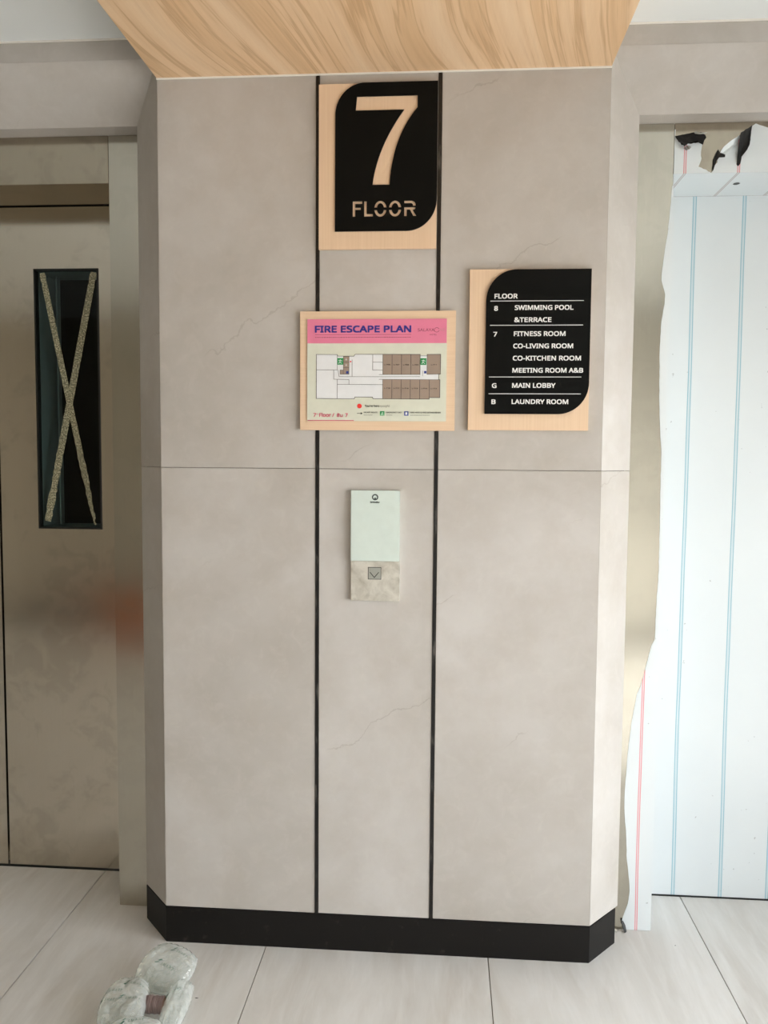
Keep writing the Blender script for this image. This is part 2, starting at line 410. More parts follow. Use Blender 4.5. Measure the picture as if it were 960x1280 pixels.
# skirting round the pier
bb = .0015
o = MB().prism([(0, -bb, 0), (W, -bb, 0), (W, .0125, 0), (0, .0125, 0)], (0, 0, .1)).build('baseboard_front', M['skirt'], None, bevel=.0006); tag(o, kind='structure')
for nm, mx, cut in (('baseboard_left', lambda x: x, 0.0), ('baseboard_right', lambda x: W - x, .011)):
    tt = 1 - cut / .14
    o = MB().prism([(mx(0), -bb, 0), (mx(-S * tt), SD * tt - bb, 0), (mx(-S * tt + .0085), SD * tt + .007, 0), (mx(.0085), .0075, 0)], (0, 0, .0995)).build(nm, M['skirt'], None, bevel=.0006); tag(o, kind='structure')

# ------------------------------------------------------------------ lift portals (clad lintels and outer splays), both sides
def portal_wall(name, near, sgn, far_open):
    """near = x of the splay's inner corner on the pier, sgn = -1 left / +1 right; far_open = x where the opening ends"""
    X = lambda d: near + sgn * d
    D0 = S; D1 = far_open
    core = MB().box(*sorted((X(D0 + .012), X(D1 + 1.4))), .36, YD + .05, 2.2, 2.6)
    core.box(*sorted((X(D0 + .012), X(D1 + 1.4))), .125, .36, 2.24, 2.6)
    core.box(*sorted((X(D1 + S + .012), X(D1 + 1.4))), .0125, YD + .05, 0, 2.6)
    core.box(*sorted((X(D1 + .012), X(D1 + S + .012))), .125, YD + .05, 0, 2.24)
    w = core.build(name, M['grout']); tag(w, kind='structure')
    # sloped lintel, its underside, the band above
    def pr(p2, xa, xb):  # p2 list of (y,z)
        return MB().prism([(xa, y, z) for y, z in p2], (xb - xa, 0, 0))
    t = .01
    mb = MB()
    q = [(X(S), SD, LZ), (X(0), 0, LT), (X(D1 + S), 0, LT), (X(D1), SD, LZ)]
    dn = (0, .0076, .0065)
    mb.prism(q, dn).build('tile', M['tile'], w, bevel=.0004)
    pr([(SD + .0005, LZ), (SD + .0005, LZ + .012), (JY + .012, LZ + .012), (JY + .012, LZ)], X(S + .0005), X(D1 - .0005)).build('tile', M['tile'], w)
    pr([(0, LT + .0006), (.012, LT + .0006), (.012, 2.45), (0, 2.45)], X(-.0), X(D1 + 1.3)).build('tile', M['tile'], w)
    # outer splay and the wall beyond
    for (za, zb) in ((.101, 1.3 - gz), (1.3 + gz, LT)):
        MB().prism([(X(D1 + S), 0, za), (X(D1), SD, za), (X(D1 + .0096), SD + .0084, za), (X(D1 + S + .001), .0124, za)], (0, 0, min(zb, LZ if zb > 2 else zb) - za)).build('tile', M['tile'], w)
        box('tile', *sorted((X(D1 + S + .0008), X(D1 + S + 1.2))), 0, .0124, za, zb, M['tile'], w, bevel=.0006)
    box('baseboard', *sorted((X(D1 + S), X(D1 + S + 1.2))), -.0015, .012, 0, .1, M['skirt'], w)
    return w
portal_wall('wall_front_left', 0, -1, 1.10)
portal_wall('wall_front_right', W, 1, 1.10)

# ------------------------------------------------------------------ left lift entrance
lift = root('door_1', (-.645, JY, 0), kind='structure')
JW = .1045
HB = 2.087
def entrance(r, xa, xb, headmat, jambmat):
    """xa..xb = clear span between the tiles; jambs JW wide; header between"""
    MB().box(xa, xa + JW, JY, DY + .03, 0, LZ - .0005).build('jamb', jambmat, r, bevel=.0012)
    MB().box(xb - JW, xb, JY, DY + .03, 0, LZ - .0005).build('jamb', jambmat, r, bevel=.0012)
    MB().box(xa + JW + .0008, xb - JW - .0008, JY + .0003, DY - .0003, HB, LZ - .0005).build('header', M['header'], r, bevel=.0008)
    MB().box(xa + JW - .02, xb - JW + .02, DY + .045, DY + .07, 0, 2.2).build('shaft_darkness', M['void'], r)  # black plate put in for the darkness of the shaft
xl1 = -S; xl0 = xl1 - (1.10 - S)
entrance(lift, xl0, xl1, M['steel'], M['jamb'])
# the two centre-opening leaves; the right one carries the vision slot
seam = -.6455
v0, v1, vz0, vz1 = -.5215, -.317, 1.0985, 1.8985
def leaf(xa, xb, hole=None):
    mb = MB(); y0, y1 = DY, DY + .035; z0, z1 = .006, 2.0835
    if hole is None: mb.box(xa, xb, y0, y1, z0, z1)
    else:
        a_, b_, c_, d_ = hole
        # frame of quads, shared verts so it stays one sheet
        X = [xa, a_, b_, xb]; Z = [z0, c_, d_, z1]
        vs = [(x, y, z) for y in (y0, y1) for z in Z for x in X]
        id_ = lambda i, j, k: k * 16 + j * 4 + i
        fs = []
        for k in (0, 1):
            for i in range(3):
                for j in range(3):
                    if i == 1 and j == 1: continue
                    fs.append((id_(i, j, k), id_(i + 1, j, k), id_(i + 1, j + 1, k), id_(i, j + 1, k)))
        for i in range(3):
            fs.append((id_(i, 0, 0), id_(i + 1, 0, 0), id_(i + 1, 0, 1), id_(i, 0, 1))); fs.append((id_(i, 3, 0), id_(i + 1, 3, 0), id_(i + 1, 3, 1), id_(i, 3, 1)))
            fs.append((id_(0, i, 0), id_(0, i + 1, 0), id_(0, i + 1, 1), id_(0, i, 1))); fs.append((id_(3, i, 0), id_(3, i + 1, 0), id_(3, i + 1, 1), id_(3, i, 1)))
        for (i0, j0, i1, j1) in ((1, 1, 2, 1), (2, 1, 2, 2), (2, 2, 1, 2), (1, 2, 1, 1)):
            fs.append((id_(i0, j0, 0), id_(i1, j1, 0), id_(i1, j1, 1), id_(i0, j0, 1)))
        mb.add(vs, fs)
    return mb.build('door_panel', M['steel'], lift)
leaf(xl0 + .05, seam - .0035)
dp = leaf(seam + .0035, xl1 - .06, (v0, v1, vz0, vz1))
fr = MB(); fw = .005
for (a_, b_, c_, d_) in ((v0, v0 + fw, vz0, vz1), (v1 - fw, v1, vz0, vz1), (v0 + fw, v1 - fw, vz0, vz0 + fw), (v0 + fw, v1 - fw, vz1 - fw, vz1)):
    fr.box(a_, b_, DY - .0025, DY + .02, c_, d_)
fr.build('vision_frame', M['frame'], dp)
box('vision_glass', v0 + fw, v1 - fw, DY + .004, DY + .009, vz0 + fw, vz1 - fw, M['glass'], dp)
rv = MB(); D2 = DY + .135
rv.box(v0 + .001, v0 + .006, DY + .0205, D2, vz0, vz1); rv.box(v1 - .006, v1 - .001, DY + .0205, D2, vz0, vz1)
rv.box(v0 + .006, v1 - .006, DY + .0205, D2, vz1 - .006, vz1); rv.box(v0 + .006, v1 - .006, DY + .0205, D2, vz0, vz0 + .006)
rv.box(v0 + .026, v0 + .030, DY + .09, DY + .112, vz0 + .006, vz1 - .006)
o = rv.build('vision_lining', M['teal'], dp)
# lining is open behind; push the black plate for the shaft's darkness further back
for ch in lift.children:
    if ch.name.startswith('shaft_darkness'):
        for v in ch.data.vertices: v.co.y += .10
        for v in ch.data.vertices: pass
box('door_sill', xl0 + JW, xl1 - JW, DY - .004, DY + .03, .0002, .003, M['frame'], lift)

# tape cross on the vision glass
def tape(name, pts, label, y, narrow):
    """pts: centre line (x,z,width,ragged)"""
    L_, Rr = [], []
    n = 70
    (x0, z0, w0), (x1, z1, w1) = pts
    rr = random.Random(hash(label) % 999 if False else len(label))
    dx, dz = x1 - x0, z1 - z0; ln = math.hypot(dx, dz); nx, nz = -dz / ln, dx / ln
    for i in range(n + 1):
        t = i / n; w = w0 + (w1 - w0) * t; cx = x0 + dx * t; cz = z0 + dz * t
        rag = .0004
        if t > .82 and narrow: w *= 1 - .75 * ((t - .82) / .18) * (.75 + .5 * rr.random()); rag = .0016
        if t > .72: rag = max(rag, .0022)
        if t < .05: w *= .75 + .3 * rr.random(); rag = .001
        L_.append((cx + nx * (w / 2 + rr.uniform(-rag, rag)), cz + nz * (w / 2)))
        Rr.append((cx - nx * (w / 2 + rr.uniform(-rag, rag)), cz - nz * (w / 2)))
    vs = [(x, y, z) for x, z in L_] + [(x, y, z) for x, z in Rr] + [(x, y + .0004, z) for x, z in L_] + [(x, y + .0004, z) for x, z in Rr]
    N = n + 1; fs = []
    for i in range(n):
        fs += [(i, i + 1, N + i + 1, N + i), (2 * N + i, 3 * N + i, 3 * N + i + 1, 2 * N + i + 1), (i, 2 * N + i, 2 * N + i + 1, i + 1), (N + i, N + i + 1, 3 * N + i + 1, 3 * N + i)]
    fs += [(0, N, 3 * N, 2 * N), (n, 2 * N + n, 3 * N + n, N + n)]
    r = make(name, vs, fs, M['tape']); tag(r, label, 'tape', group='tape cross on the lift door window')
    return r
tape('masking_tape', ((-.4965, 1.887, .018), (-.341, 1.112, .019)), 'masking tape strip from upper left corner to lower right corner of the lift window', DY + .0035, True)
tape('masking_tape', ((-.333, 1.888, .021), (-.494, 1.122, .021)), 'masking tape strip from upper right corner to lower left corner of the lift window', DY + .003, False)

# ------------------------------------------------------------------ right lift entrance, wrapped in protective film
lift2 = root('door_2', (W + .645, JY, 0), kind='structure')
xr0 = W + S; xr1 = W + 1.10
entrance(lift2, xr0, xr1, M['steel'], M['jamb'])
MB().box(xr0 + .06, (xr0 + xr1) / 2 - .003, DY, DY + .035, .006, 2.13).build('door_panel', M['steel'], lift2)
MB().box((xr0 + xr1) / 2 + .003, xr1 - .06, DY, DY + .035, .006, 2.13).build('door_panel', M['steel'], lift2)
box('door_sill', xr0 + JW, xr1 - JW, DY - .004, DY + .03, .0002, .003, M['frame'], lift2)
xi = xr0 + JW; xo = xr1 - JW       # clear opening
JX = 1.3405
def sheet(pts, y, th=.0009):   # outline in (x,z), white face towards the room
    return MB().prism([(x, y, z) for x, z in pts], (0, th, 0), 0, 1)
# on the door
dfm = sheet([(xi + .001, .0045), (xo - .001, .0045), (xo - .001, 2.0855), (xi + .001, 2.0855)], DY - .0016)
o = dfm.build('protective_film', [M['film'], M['blackfilm']]); tag(o, 'tall white protective sheet with thin blue line pairs covering the right lift doors', 'protective film', group='protective film on the right lift')
# header: front sheets torn, soffit sheet
hf = root('protective_film', (1.45, JY, HB), 'torn white film with curled black-backed flaps over the right lift header', 'protective film', group='protective film on the right lift')
def rag(pts, amp, seed, n=5, close=True):
    r = random.Random(seed); out = []
    N = len(pts)
    for i in range(N if close else N - 1):
        p, q = pts[i], pts[(i + 1) % N]
        L = math.hypot(q[0] - p[0], q[1] - p[1]); k = max(1, int(L / n))
        for j in range(k):
            t = j / k; a_ = amp if 0 < j else 0
            out.append((p[0] + (q[0] - p[0]) * t + r.uniform(-a_, a_), p[1] + (q[1] - p[1]) * t + r.uniform(-a_, a_)))
    if not close: out.append(pts[-1])
    return out
p1 = [(1.3415, 2.0865), (1.341, 2.2), (1.3435, 2.2), (1.3425, 2.183), (1.359, 2.160), (1.402, 2.166), (1.413, 2.160), (1.410, 2.140), (1.412, 2.124), (1.405, 2.103), (1.418, 2.097), (1.436, 2.0885), (1.436, 2.0865)]
p1 = [p1[0], p1[1]] + rag(p1[2:-1], .0012, 3, .006, False) + [p1[-1]]
sheet(p1, JY - .0014).build('film_sheet', [M['filmr'], M['blackfilm']], hf)
p2 = [(1.438, 2.0865)] + rag([(1.444, 2.094), (1.446, 2.105), (1.453, 2.113), (1.458, 2.137), (1.478, 2.155), (1.502, 2.173)], .001, 5, .006, False) + [(1.542, 2.207)] + rag([(1.548, 2.211), (1.579, 2.2), (1.66, 2.205), (1.8, 2.19), (1.95, 2.2)], .001, 6, .01, False) + [(xo - .001, 2.19), (xo - .001, 2.0865)]
sheet(p2, JY - .0014).build('film_sheet', [M['filmr'], M['blackfilm']], hf)
MB().box(xi + .001, xo - .001, JY - .0014, DY - .002, HB - .0012, HB - .0002).build('film_sheet', [M['filmg']], hf)
def flap(pts, fold, lift_, mat, seed=0, th=.0008, name='torn_flap'):
    """black flap: outline (x,z); distance from the fold line lifts the sheet away from the wall"""
    (fx, fz), (gx, gz_) = fold; dx, dz = gx - fx, gz_ - fz; L = math.hypot(dx, dz)
    bm = bmesh.new(); y = JY - .003
    vs = [bm.verts.new((x, y, z)) for x, z in rag(pts, .0007, seed, .006)]
    f = bm.faces.new(vs); bmesh.ops.triangulate(bm, faces=[f])
    bmesh.ops.subdivide_edges(bm, edges=bm.edges[:], cuts=2, use_grid_fill=True)
    for v in bm.verts:
        d = abs((v.co.x - fx) * dz - (v.co.z - fz) * dx) / L
        v.co.y -= lift_ * (d * 1.1 + 14 * d * d) + .0022 * noise.noise(v.co * 70)
    geo = bmesh.ops.solidify(bm, geom=bm.faces[:], thickness=th)
    vv = [tuple(v.co) for v in bm.verts]; bm.verts.index_update(); ff = [tuple(v.index for v in f_.verts) for f_ in bm.faces]; bm.free()
    return make(name, vv, ff, mat, hf)
flap([(1.341, 2.182), (1.390, 2.191), (1.403, 2.168), (1.391, 2.164), (1.372, 2.158), (1.362, 2.150), (1.358, 2.158), (1.349, 2.165)], ((1.341, 2.182), (1.390, 2.191)), .30, M['blackfilm'], 1)
flap([(1.395, 2.189), (1.408, 2.191), (1.418, 2.181), (1.419, 2.173), (1.413, 2.165), (1.407, 2.150), (1.399, 2.158), (1.404, 2.168)], ((1.395, 2.189), (1.408, 2.191)), .35, M['blackfilm'], 2)
flap([(1.390, 2.190), (1.396, 2.193), (1.400, 2.180), (1.406, 2.168), (1.402, 2.164), (1.396, 2.172)], ((1.39, 2.19), (1.396, 2.193)), 1.5, M['filmg'], 12)
flap([(1.503, 2.180), (1.538, 2.206), (1.530, 2.153), (1.525, 2.141), (1.519, 2.133), (1.513, 2.125), (1.509, 2.106), (1.504, 2.100), (1.501, 2.106), (1.505, 2.123), (1.511, 2.137), (1.508, 2.157)], ((1.538, 2.206), (1.505, 2.12)), .6, M['blackfilm'], 3)
flap([(1.441, 2.090), (1.443, 2.122), (1.451, 2.142), (1.453, 2.146), (1.457, 2.136), (1.468, 2.128), (1.467, 2.121), (1.456, 2.124), (1.450, 2.118)], ((1.441, 2.09), (1.453, 2.146)), .5, M['blackfilm'], 4)
flap([(1.462, 2.146), (1.480, 2.162), (1.503, 2.178), (1.506, 2.172), (1.500, 2.160), (1.480, 2.140), (1.462, 2.128), (1.456, 2.132)], ((1.456, 2.128), (1.506, 2.168)), .8, M['filmg'], 9)
flap([(1.364, 2.150), (1.374, 2.157), (1.380, 2.148), (1.374, 2.140), (1.367, 2.138)], ((1.364, 2.15), (1.374, 2.157)), 1.3, M['filmg'], 10)
# small dark hole in the soffit film
hb = MB(); hx, hy = 1.533, .252
hb.prism([(hx + .0085 * math.cos(t * math.pi / 8) * (1 + .15 * math.sin(3 * t)), hy + .010 * math.sin(t * math.pi / 8), HB - .0018) for t in range(16)], (0, 0, .0004)).build('burn_hole', M['blackfilm'], hf)
# jamb film
jr = root('protective_film', (1.30, JY, 0), 'narrow white film with red line on right lift jamb, torn curving edge', 'protective film', group='protective film on the right lift')
edge_l = [(1.3385, 2.055), (1.334, 1.976), (1.331, 1.935), (1.3225, 1.870), (1.319, 1.835), (1.318, 1.809), (1.329, 1.771), (1.328, 1.746), (1.321, 1.699), (1.319, 1.619), (1.322, 1.49), (1.327, 1.404), (1.331, 1.361), (1.332, 1.275), (1.333, 1.187), (1.334, 1.1), (1.334, 1.001), (1.331, 0.956), (1.330, 0.878), (1.329, 0.834), (1.320, 0.816), (1.312, 0.777), (1.302, 0.732), (1.295, 0.703), (1.285, 0.680), (1.274, 0.607), (1.267, 0.539), (1.264, 0.493), (1.260, 0.401), (1.260, 0.355), (1.267, 0.275), (1.271, 0.205), (1.277, 0.159), (1.281, 0.113), (1.277, 0.077), (1.267, 0.046), (1.262, 0.028), (1.274, 0.001)]
el = rag(edge_l, .0006, 8, .012, False)
# build as strip of quads so it stays clean
vs = []; fs = []
for (x, z) in el:
    vs += [(x, JY - .0014, z), (max(JX + .0004, x + .001), JY - .0014, z)]
for i in range(len(el) - 1): fs.append((2 * i, 2 * i + 2, 2 * i + 3, 2 * i + 1))
bm = bmesh.new(); bv = [bm.verts.new(v) for v in vs]
for f in fs: bm.faces.new([bv[i] for i in f])
bmesh.ops.recalc_face_normals(bm, faces=bm.faces[:])
vv = [tuple(v.co) for v in bm.verts]; bm.verts.index_update(); n0 = len(vv)
edges_b = [(e_.verts[0].index, e_.verts[1].index) for e_ in bm.edges if e_.is_boundary]
ff = [tuple(v.index for v in f_.verts) for f_ in bm.faces]; bm.free()
vv2 = vv + [(x, y + .0010, z) for x, y, z in vv]
ff2 = ff + [tuple(i + n0 for i in reversed(f)) for f in ff] + [(a_, b_, b_ + n0, a_ + n0) for a_, b_ in edges_b]
make('film_sheet', vv2, ff2, [M['filmj']], jr)
box('film_return', JX + .0004, JX + .0014, JY - .0014, DY - .002, .001, 2.086, M['filmg'], jr)
MB().prism([(1.259, .160, .030), (1.264, .1605, .029), (1.270, .158, .018), (1.2735, .156, .000), (1.268, .150, .000), (1.262, .156, .014)], (0, -.003, .001)).build('torn_flap', M['blackfilm'], jr)

# ------------------------------------------------------------------ ceiling, soffit, rest of the room
c = MB().box(X0 - .1, X1 + .1, YB - .1, .0, CEIL, CEIL + .12).build('ceiling', M['ceil']); tag(c, kind='structure')
sof = MB().box(0, W, YB, -.0035, H, CEIL - .0005).build('ceiling_soffit', M['wood'], c)
t_ = box('trim_3', -.001, W + .001, -.0034, .0, H - .0035, H + .02, M['white'], None); tag(t_, kind='structure')
for n, (xa, xb) in enumerate(((X0, -.001), (W + .001, X1))):
    o = box('trim_%d' % (n + 4), xa, xb, -.004, -.0003, CEIL - .004, CEIL - .0002, M['white'], None); tag(o, kind='structure')
def wall_with_hole_x(name, x, th, y0, y1, z0, z1, hole):   # wall normal along x
    a_, b_, c_, d_ = hole; mb = MB(); xa, xb = sorted((x, x + th))
    mb.box(xa, xb, y0, a_, z0, z1); mb.box(xa, xb, b_, y1, z0, z1); mb.box(xa, xb, a_, b_, z0, c_); mb.box(xa, xb, a_, b_, d_, z1)
    o = mb.build(name, M['wallw']); tag(o, kind='structure'); return o
wall_with_hole_x('wall_right', X1, .1, YB - .1, YD, 0, CEIL + .1, WIN)
o = box('wall_left', X0 - .1, X0, YB - .1, YD, 0, CEIL + .1, M['wallm']); tag(o, kind='structure')
o = MB().box(X0, -.2, YB - .1, YB, 0, CEIL + .1, 1).box(-.2, X1, YB - .1, YB, 0, CEIL + .1, 0).build('wall_back', [M['wallw'], M['wallm']]); tag(o, kind='structure')  # unseen wall; darker left part added to shape bounce and steel reflections
o = box('baseboard_back', X0, X1, YB, YB + .012, 0, .1, M['skirt']); tag(o, kind='structure')
# window frames with panes
w1 = root('window_1', (X1 + .05, (WIN[0] + WIN[1]) / 2, WIN[2]), kind='structure')
yy = [WIN[0] + (WIN[1] - WIN[0]) * k / 3 for k in range(4)]
mb = MB()
for y in yy: mb.box(X1 + .03, X1 + .07, y - .02, y + .02, WIN[2], WIN[3])
mb.box(X1 + .03, X1 + .07, WIN[0], WIN[1], WIN[3] - .04, WIN[3]); mb.box(X1 + .03, X1 + .07, WIN[0], WIN[1], WIN[2], WIN[2] + .04)
mb.build('window_frame', M['alu'], w1)
for k in range(3): box('pane', X1 + .046, X1 + .052, yy[k] + .02, yy[k + 1] - .02, WIN[2] + .04, WIN[3] - .04, M['wglass'], w1)

# ------------------------------------------------------------------ sign 1: floor number (black plate with cut-out numeral over an oak board)
def rounded_leaf(x0, x1, z0, z1, rx, rz, n=18):
    """rectangle with the top-left and bottom-right corners rounded; (x,z) outline, clockwise from bottom-left"""
    p = [(x0, z0)]
    for i in range(n + 1):
        t = math.pi - (math.pi / 2) * i / n; p.append((x0 + rx + rx * math.cos(t), z1 - rz + rz * math.sin(t)))
    p.append((x1, z1))
    for i in range(n + 1):
        t = -(math.pi / 2) * i / n; p.append((x1 - rx + rx * math.cos(t), z0 + rz + rz * math.sin(t)))
    return p
def plate_with_holes(name, outline, holes, y_front, depth, mat, parent):
    cu = bpy.data.curves.new('p', 'CURVE'); cu.dimensions = '2D'; cu.fill_mode = 'BOTH'; cu.extrude = depth / 2
    for poly in [outline] + holes:
        sp = cu.splines.new('POLY'); sp.points.add(len(poly) - 1); sp.use_cyclic_u = True
        for q, (x, z) in zip(sp.points, poly): q.co = (x, z, 0, 1)
    o = bpy.data.objects.new('p', cu); COL.objects.link(o)
    dg = bpy.context.evaluated_depsgraph_get(); dg.update()
    me = bpy.data.meshes.new_from_object(o.evaluated_get(dg))
    vs = [(v.co.x, y_front + depth / 2 - v.co.z, v.co.y) for v in me.vertices]; fs = [tuple(p_.vertices) for p_ in me.polygons]
    bpy.data.objects.remove(o); bpy.data.curves.remove(cu); bpy.data.meshes.remove(me)
    return make(name, vs, fs, mat, parent)
s1 = root('floor_number_sign', (.569, -.012, 1.856), 'black sign with large oak numeral 7 above the word FLOOR, hung highest on the pier', 'sign')
box('backing_board', .4195, .7175, -.0120, -.0024, 1.856, 2.262, M['boardv'], s1, bevel=.0006)
def bez(p0, p1, p2, n=8): return [((1 - t) ** 2 * p0[0] + 2 * t * (1 - t) * p1[0] + t * t * p2[0], (1 - t) ** 2 * p0[1] + 2 * t * (1 - t) * p1[1] + t * t * p2[1]) for t in [i / n for i in range(n + 1)]]
seven = [(.513, 2.195), (.516, 2.229), (.6675, 2.229), (.6675, 2.200)] + bez((.6675, 2.200), (.605, 2.128), (.599, 2.013), 14)[1:] + [(.556, 2.013)] + bez((.556, 2.013), (.567, 2.105), (.634, 2.195), 14)[1:]
def letter_holes():
    h = []; z0, z1 = 1.9355, 1.9735; t = .0066
    # F
    h.append([(.5065, z0), (.5065, z1), (.5305, z1), (.5305, z1 - t), (.5065 + t, z1 - t), (.5065 + t, z0 + .0225), (.527, z0 + .0225), (.527, z0 + .0225 - .0058), (.5065 + t, z0 + .0225 - .0058), (.5065 + t, z0)])
    # L
    h.append([(.5355, z0), (.5355, z1), (.5355 + t, z1), (.5355 + t, z0 + t), (.5575, z0 + t), (.5575, z0)])
    # two stencil O's: upper and lower halves
    for xc in (.5765, .6135):
        rx, rz = .0155, .0198; zc = (z0 + z1) / 2
        for s in (1, -1):
            o_ = []; i_ = []; a0 = math.asin(.0028 / rz)
            for k in range(15):
                a_ = a0 + (math.pi - 2 * a0) * k / 14
                o_.append((xc + rx * math.cos(a_), zc + s * rz * math.sin(a_)))
            b0 = math.asin(.0028 / (rz - t))
            for k in range(15):
                a_ = b0 + (math.pi - 2 * b0) * k / 14
                i_.append((xc + (rx - t) * math.cos(a_), zc + s * (rz - t) * math.sin(a_)))
            h.append(o_ + i_[::-1])
    # R: upper hook, lower part
    x = .6365; zm = (z0 + z1) / 2 + .003
    up_ = [(x, z1), (x + .018, z1)] + [(x + .018 + .0105 * math.sin(a_), z1 - .0105 + .0105 * math.cos(a_)) for a_ in [math.pi / 2 * k / 6 for k in range(1, 7)]] + [(x + .0285, zm + .003), (x + .022, zm + .003), (x + .022, z1 - .0105)] + [(x + .0165 + .0055 * math.cos(a_), z1 - .012 + .0055 * math.sin(a_)) for a_ in [math.pi / 2 * k / 4 for k in range(0, 5)]] + [(x, z1 - t)]
    h.append(up_)
    lo = [(x, z0), (x, zm), (x + .0285, zm), (x + .0275, zm - .005), (x + .0215, zm - .0075), (x + .0305, z0), (x + .023, z0), (x + .0145, zm - .0063), (x + t, zm - .0063), (x + t, z0)]
    h.append(lo)
    return h
plate_with_holes('black_plate', rounded_leaf(.4615, .7178, 1.8995, 2.2625, .075, .078), [seven] + letter_holes(), -.0152, .0031, M['black'], s1)

# ------------------------------------------------------------------ sign 2: directory
s2 = root('floor_directory_sign', (.953, -.012, 1.401), 'black floor directory with white room names on an oak board, right of the fire plan', 'sign')
box('backing_board', .803, 1.1045, -.0120, -.0004, 1.4015, 1.803, M['boardv'], s2, bevel=.0006)
pl = MB().prism([(x, -.017, z) for x, z in rounded_leaf(.8445, 1.1035, 1.4425, 1.8015, .076, .078)], (0, .0049, 0)).build('black_plate', M['black'], s2)
YL = -.0174; c = .0108
def T(body, x, z, w, cap=c): text(MB(), body, x, z, w, cap, YL, 0, bold=.045).build('lettering', M['letter'], s2, fix=False)
T('FLOOR', .8655, 1.730, .0565)
T('8', .8650, 1.700, .0085); T('SWIMMING POOL', .9160, 1.7015, .1440)
T('&TERRACE', .9155, 1.6715, .0910)
T('7', .8640, 1.636, .0085); T('FITNESS ROOM', .9150, 1.6370, .1270)
T('CO-LIVING ROOM', .9140, 1.6067, .1475)
T('CO-KITCHEN ROOM', .9135, 1.5764, .1680)
T('MEETING ROOM A&B', .9130, 1.5462, .1745)
T('G', .8625, 1.5080, .0105); T('MAIN LOBBY', .9130, 1.5085, .1070)
T('B', .8620, 1.4675, .0095); T('LAUNDRY ROOM', .9125, 1.4680, .1400)
mb = MB()
for z, xa, xb in ((1.7235, .855, 1.0855), (1.6635, .855, 1.0848), (1.5350, .854, 1.0838), (1.4930, .854, 1.0832)):
    box('divider_line', xa, xb, -.0174, -.0169, z - .0007, z + .0007, M['letter'], s2)

# ------------------------------------------------------------------ sign 3: fire escape plan
s3 = root('fire_escape_plan', (.571, -.012, 1.399), 'framed fire escape plan with pink header and floor layout on an oak board', 'sign')
box('backing_board', .372, .7695, -.0120, -.0024, 1.3995, 1.7015, M['boardh'], s3, bevel=.0006)
box('print_sheet', .391, .7475, -.0150, -.0121, 1.4230, 1.6815, M['paper'], s3, bevel=.0004)
box('pink_header', .3915, .7470, -.01525, -.0149, 1.6200, 1.6810, M['pink'], s3)
Y3 = -.0156
mb = MB(); text(mb, 'FIRE ESCAPE PLAN', .4120, 1.6480, .2440, .0155, Y3, 0, bold=.06); mb.build('title_lettering', M['navy'], s3, fix=False)
mb = MB(); mb.box(.4115, .6570, -.0154, -.0152, 1.6415, 1.6423)
r_ = random.Random(4); x = .4115
while x < .655:
    w_ = r_.uniform(.0015, .006); mb.box(x, min(x + w_, .656), -.0154, -.0152, 1.6345, 1.6357); x += w_ + .0012
text(mb, 'SALAYA', .6735, 1.6495, .0420, .0072, Y3, 0)
for i in range(14):
    a0 = math.pi * (.15 + 1.75 * i / 14); a1 = math.pi * (.15 + 1.75 * (i + 1) / 14)
    mb.seg((.7215 + .0062 * math.cos(a0), 1.6530 + .0055 * math.sin(a0)), (.7215 + .0062 * math.cos(a1), 1.6530 + .0055 * math.sin(a1)), .0009, Y3, Y3 + .0002)
text(mb, 'HOTEL', .7040, 1.6395, .0180, .0036, Y3, 0)
mb.build('header_lettering', M['maroon'], s3, fix=False)
mb = MB(); text(mb, 'NE', .7300, 1.6495, .0115, .0072, Y3, 0); mb.build('pale_lettering', plain('pale_pink_ink', srgb(206, 136, 150), .4), s3, fix=False)
# plan: coordinates in the crop frame (px of the close-up) mapped onto the sheet
def P3(x, y): return (.3712 + (x - 63.0) / 2042.0 , 1.7000 - (y - 40) / 2057.0)
def P3(x, y):
    # affine fit: (148,264)->(.415,1.592) (797,259)->(.732,1.594) (148,494)->(.415,1.480)
    u = (x - 148) / 649.0
    return (.415 + .3172 * u, 1.592 - (y - (264 - 5 * u)) / 230.0 * .1120)
def poly3(mb, pts, y0, k=0): mb.prism([(P3(*p)[0], y0, P3(*p)[1]) for p in pts], (0, .0002, 0), k)
mb = MB()
outer = [(148, 264), (258, 264), (260, 272), (345, 272), (352, 262), (500, 261), (500, 492), (447, 492), (444, 484), (352, 484), (348, 494), (148, 494)]
poly3(mb, outer, -.01525)
poly3(mb, [(498, 268), (786, 264), (786, 392), (498, 394)], -.01520)
mb.build('plan_ground', M['white_print'], s3)
mb = MB(); tops = [497, 545, 594, 643, 691]; labs = []
def RB(pts):
    q = MB(); poly3(q, pts, -.01535); q.build('room_block', M['room'], s3)
for i in range(4): RB( [(tops[i], 262 - i * .5), (tops[i + 1], 261.5 - i * .5), (tops[i + 1], 364), (tops[i], 365)])
RB( [(727, 260), (797, 259), (795, 361), (727, 363)])
bots = [497, 545, 593, 641, 690, 740]
for i in range(5): RB( [(bots[i], 391), (bots[i + 1], 391), (bots[i + 1], 491), (bots[i], 492)])
RB( [(740, 390), (795, 390), (795, 483), (740, 483)])
RB( [(290, 273), (320, 273), (320, 366), (290, 366)]); RB( [(273, 344), (290, 344), (290, 365), (273, 365)])

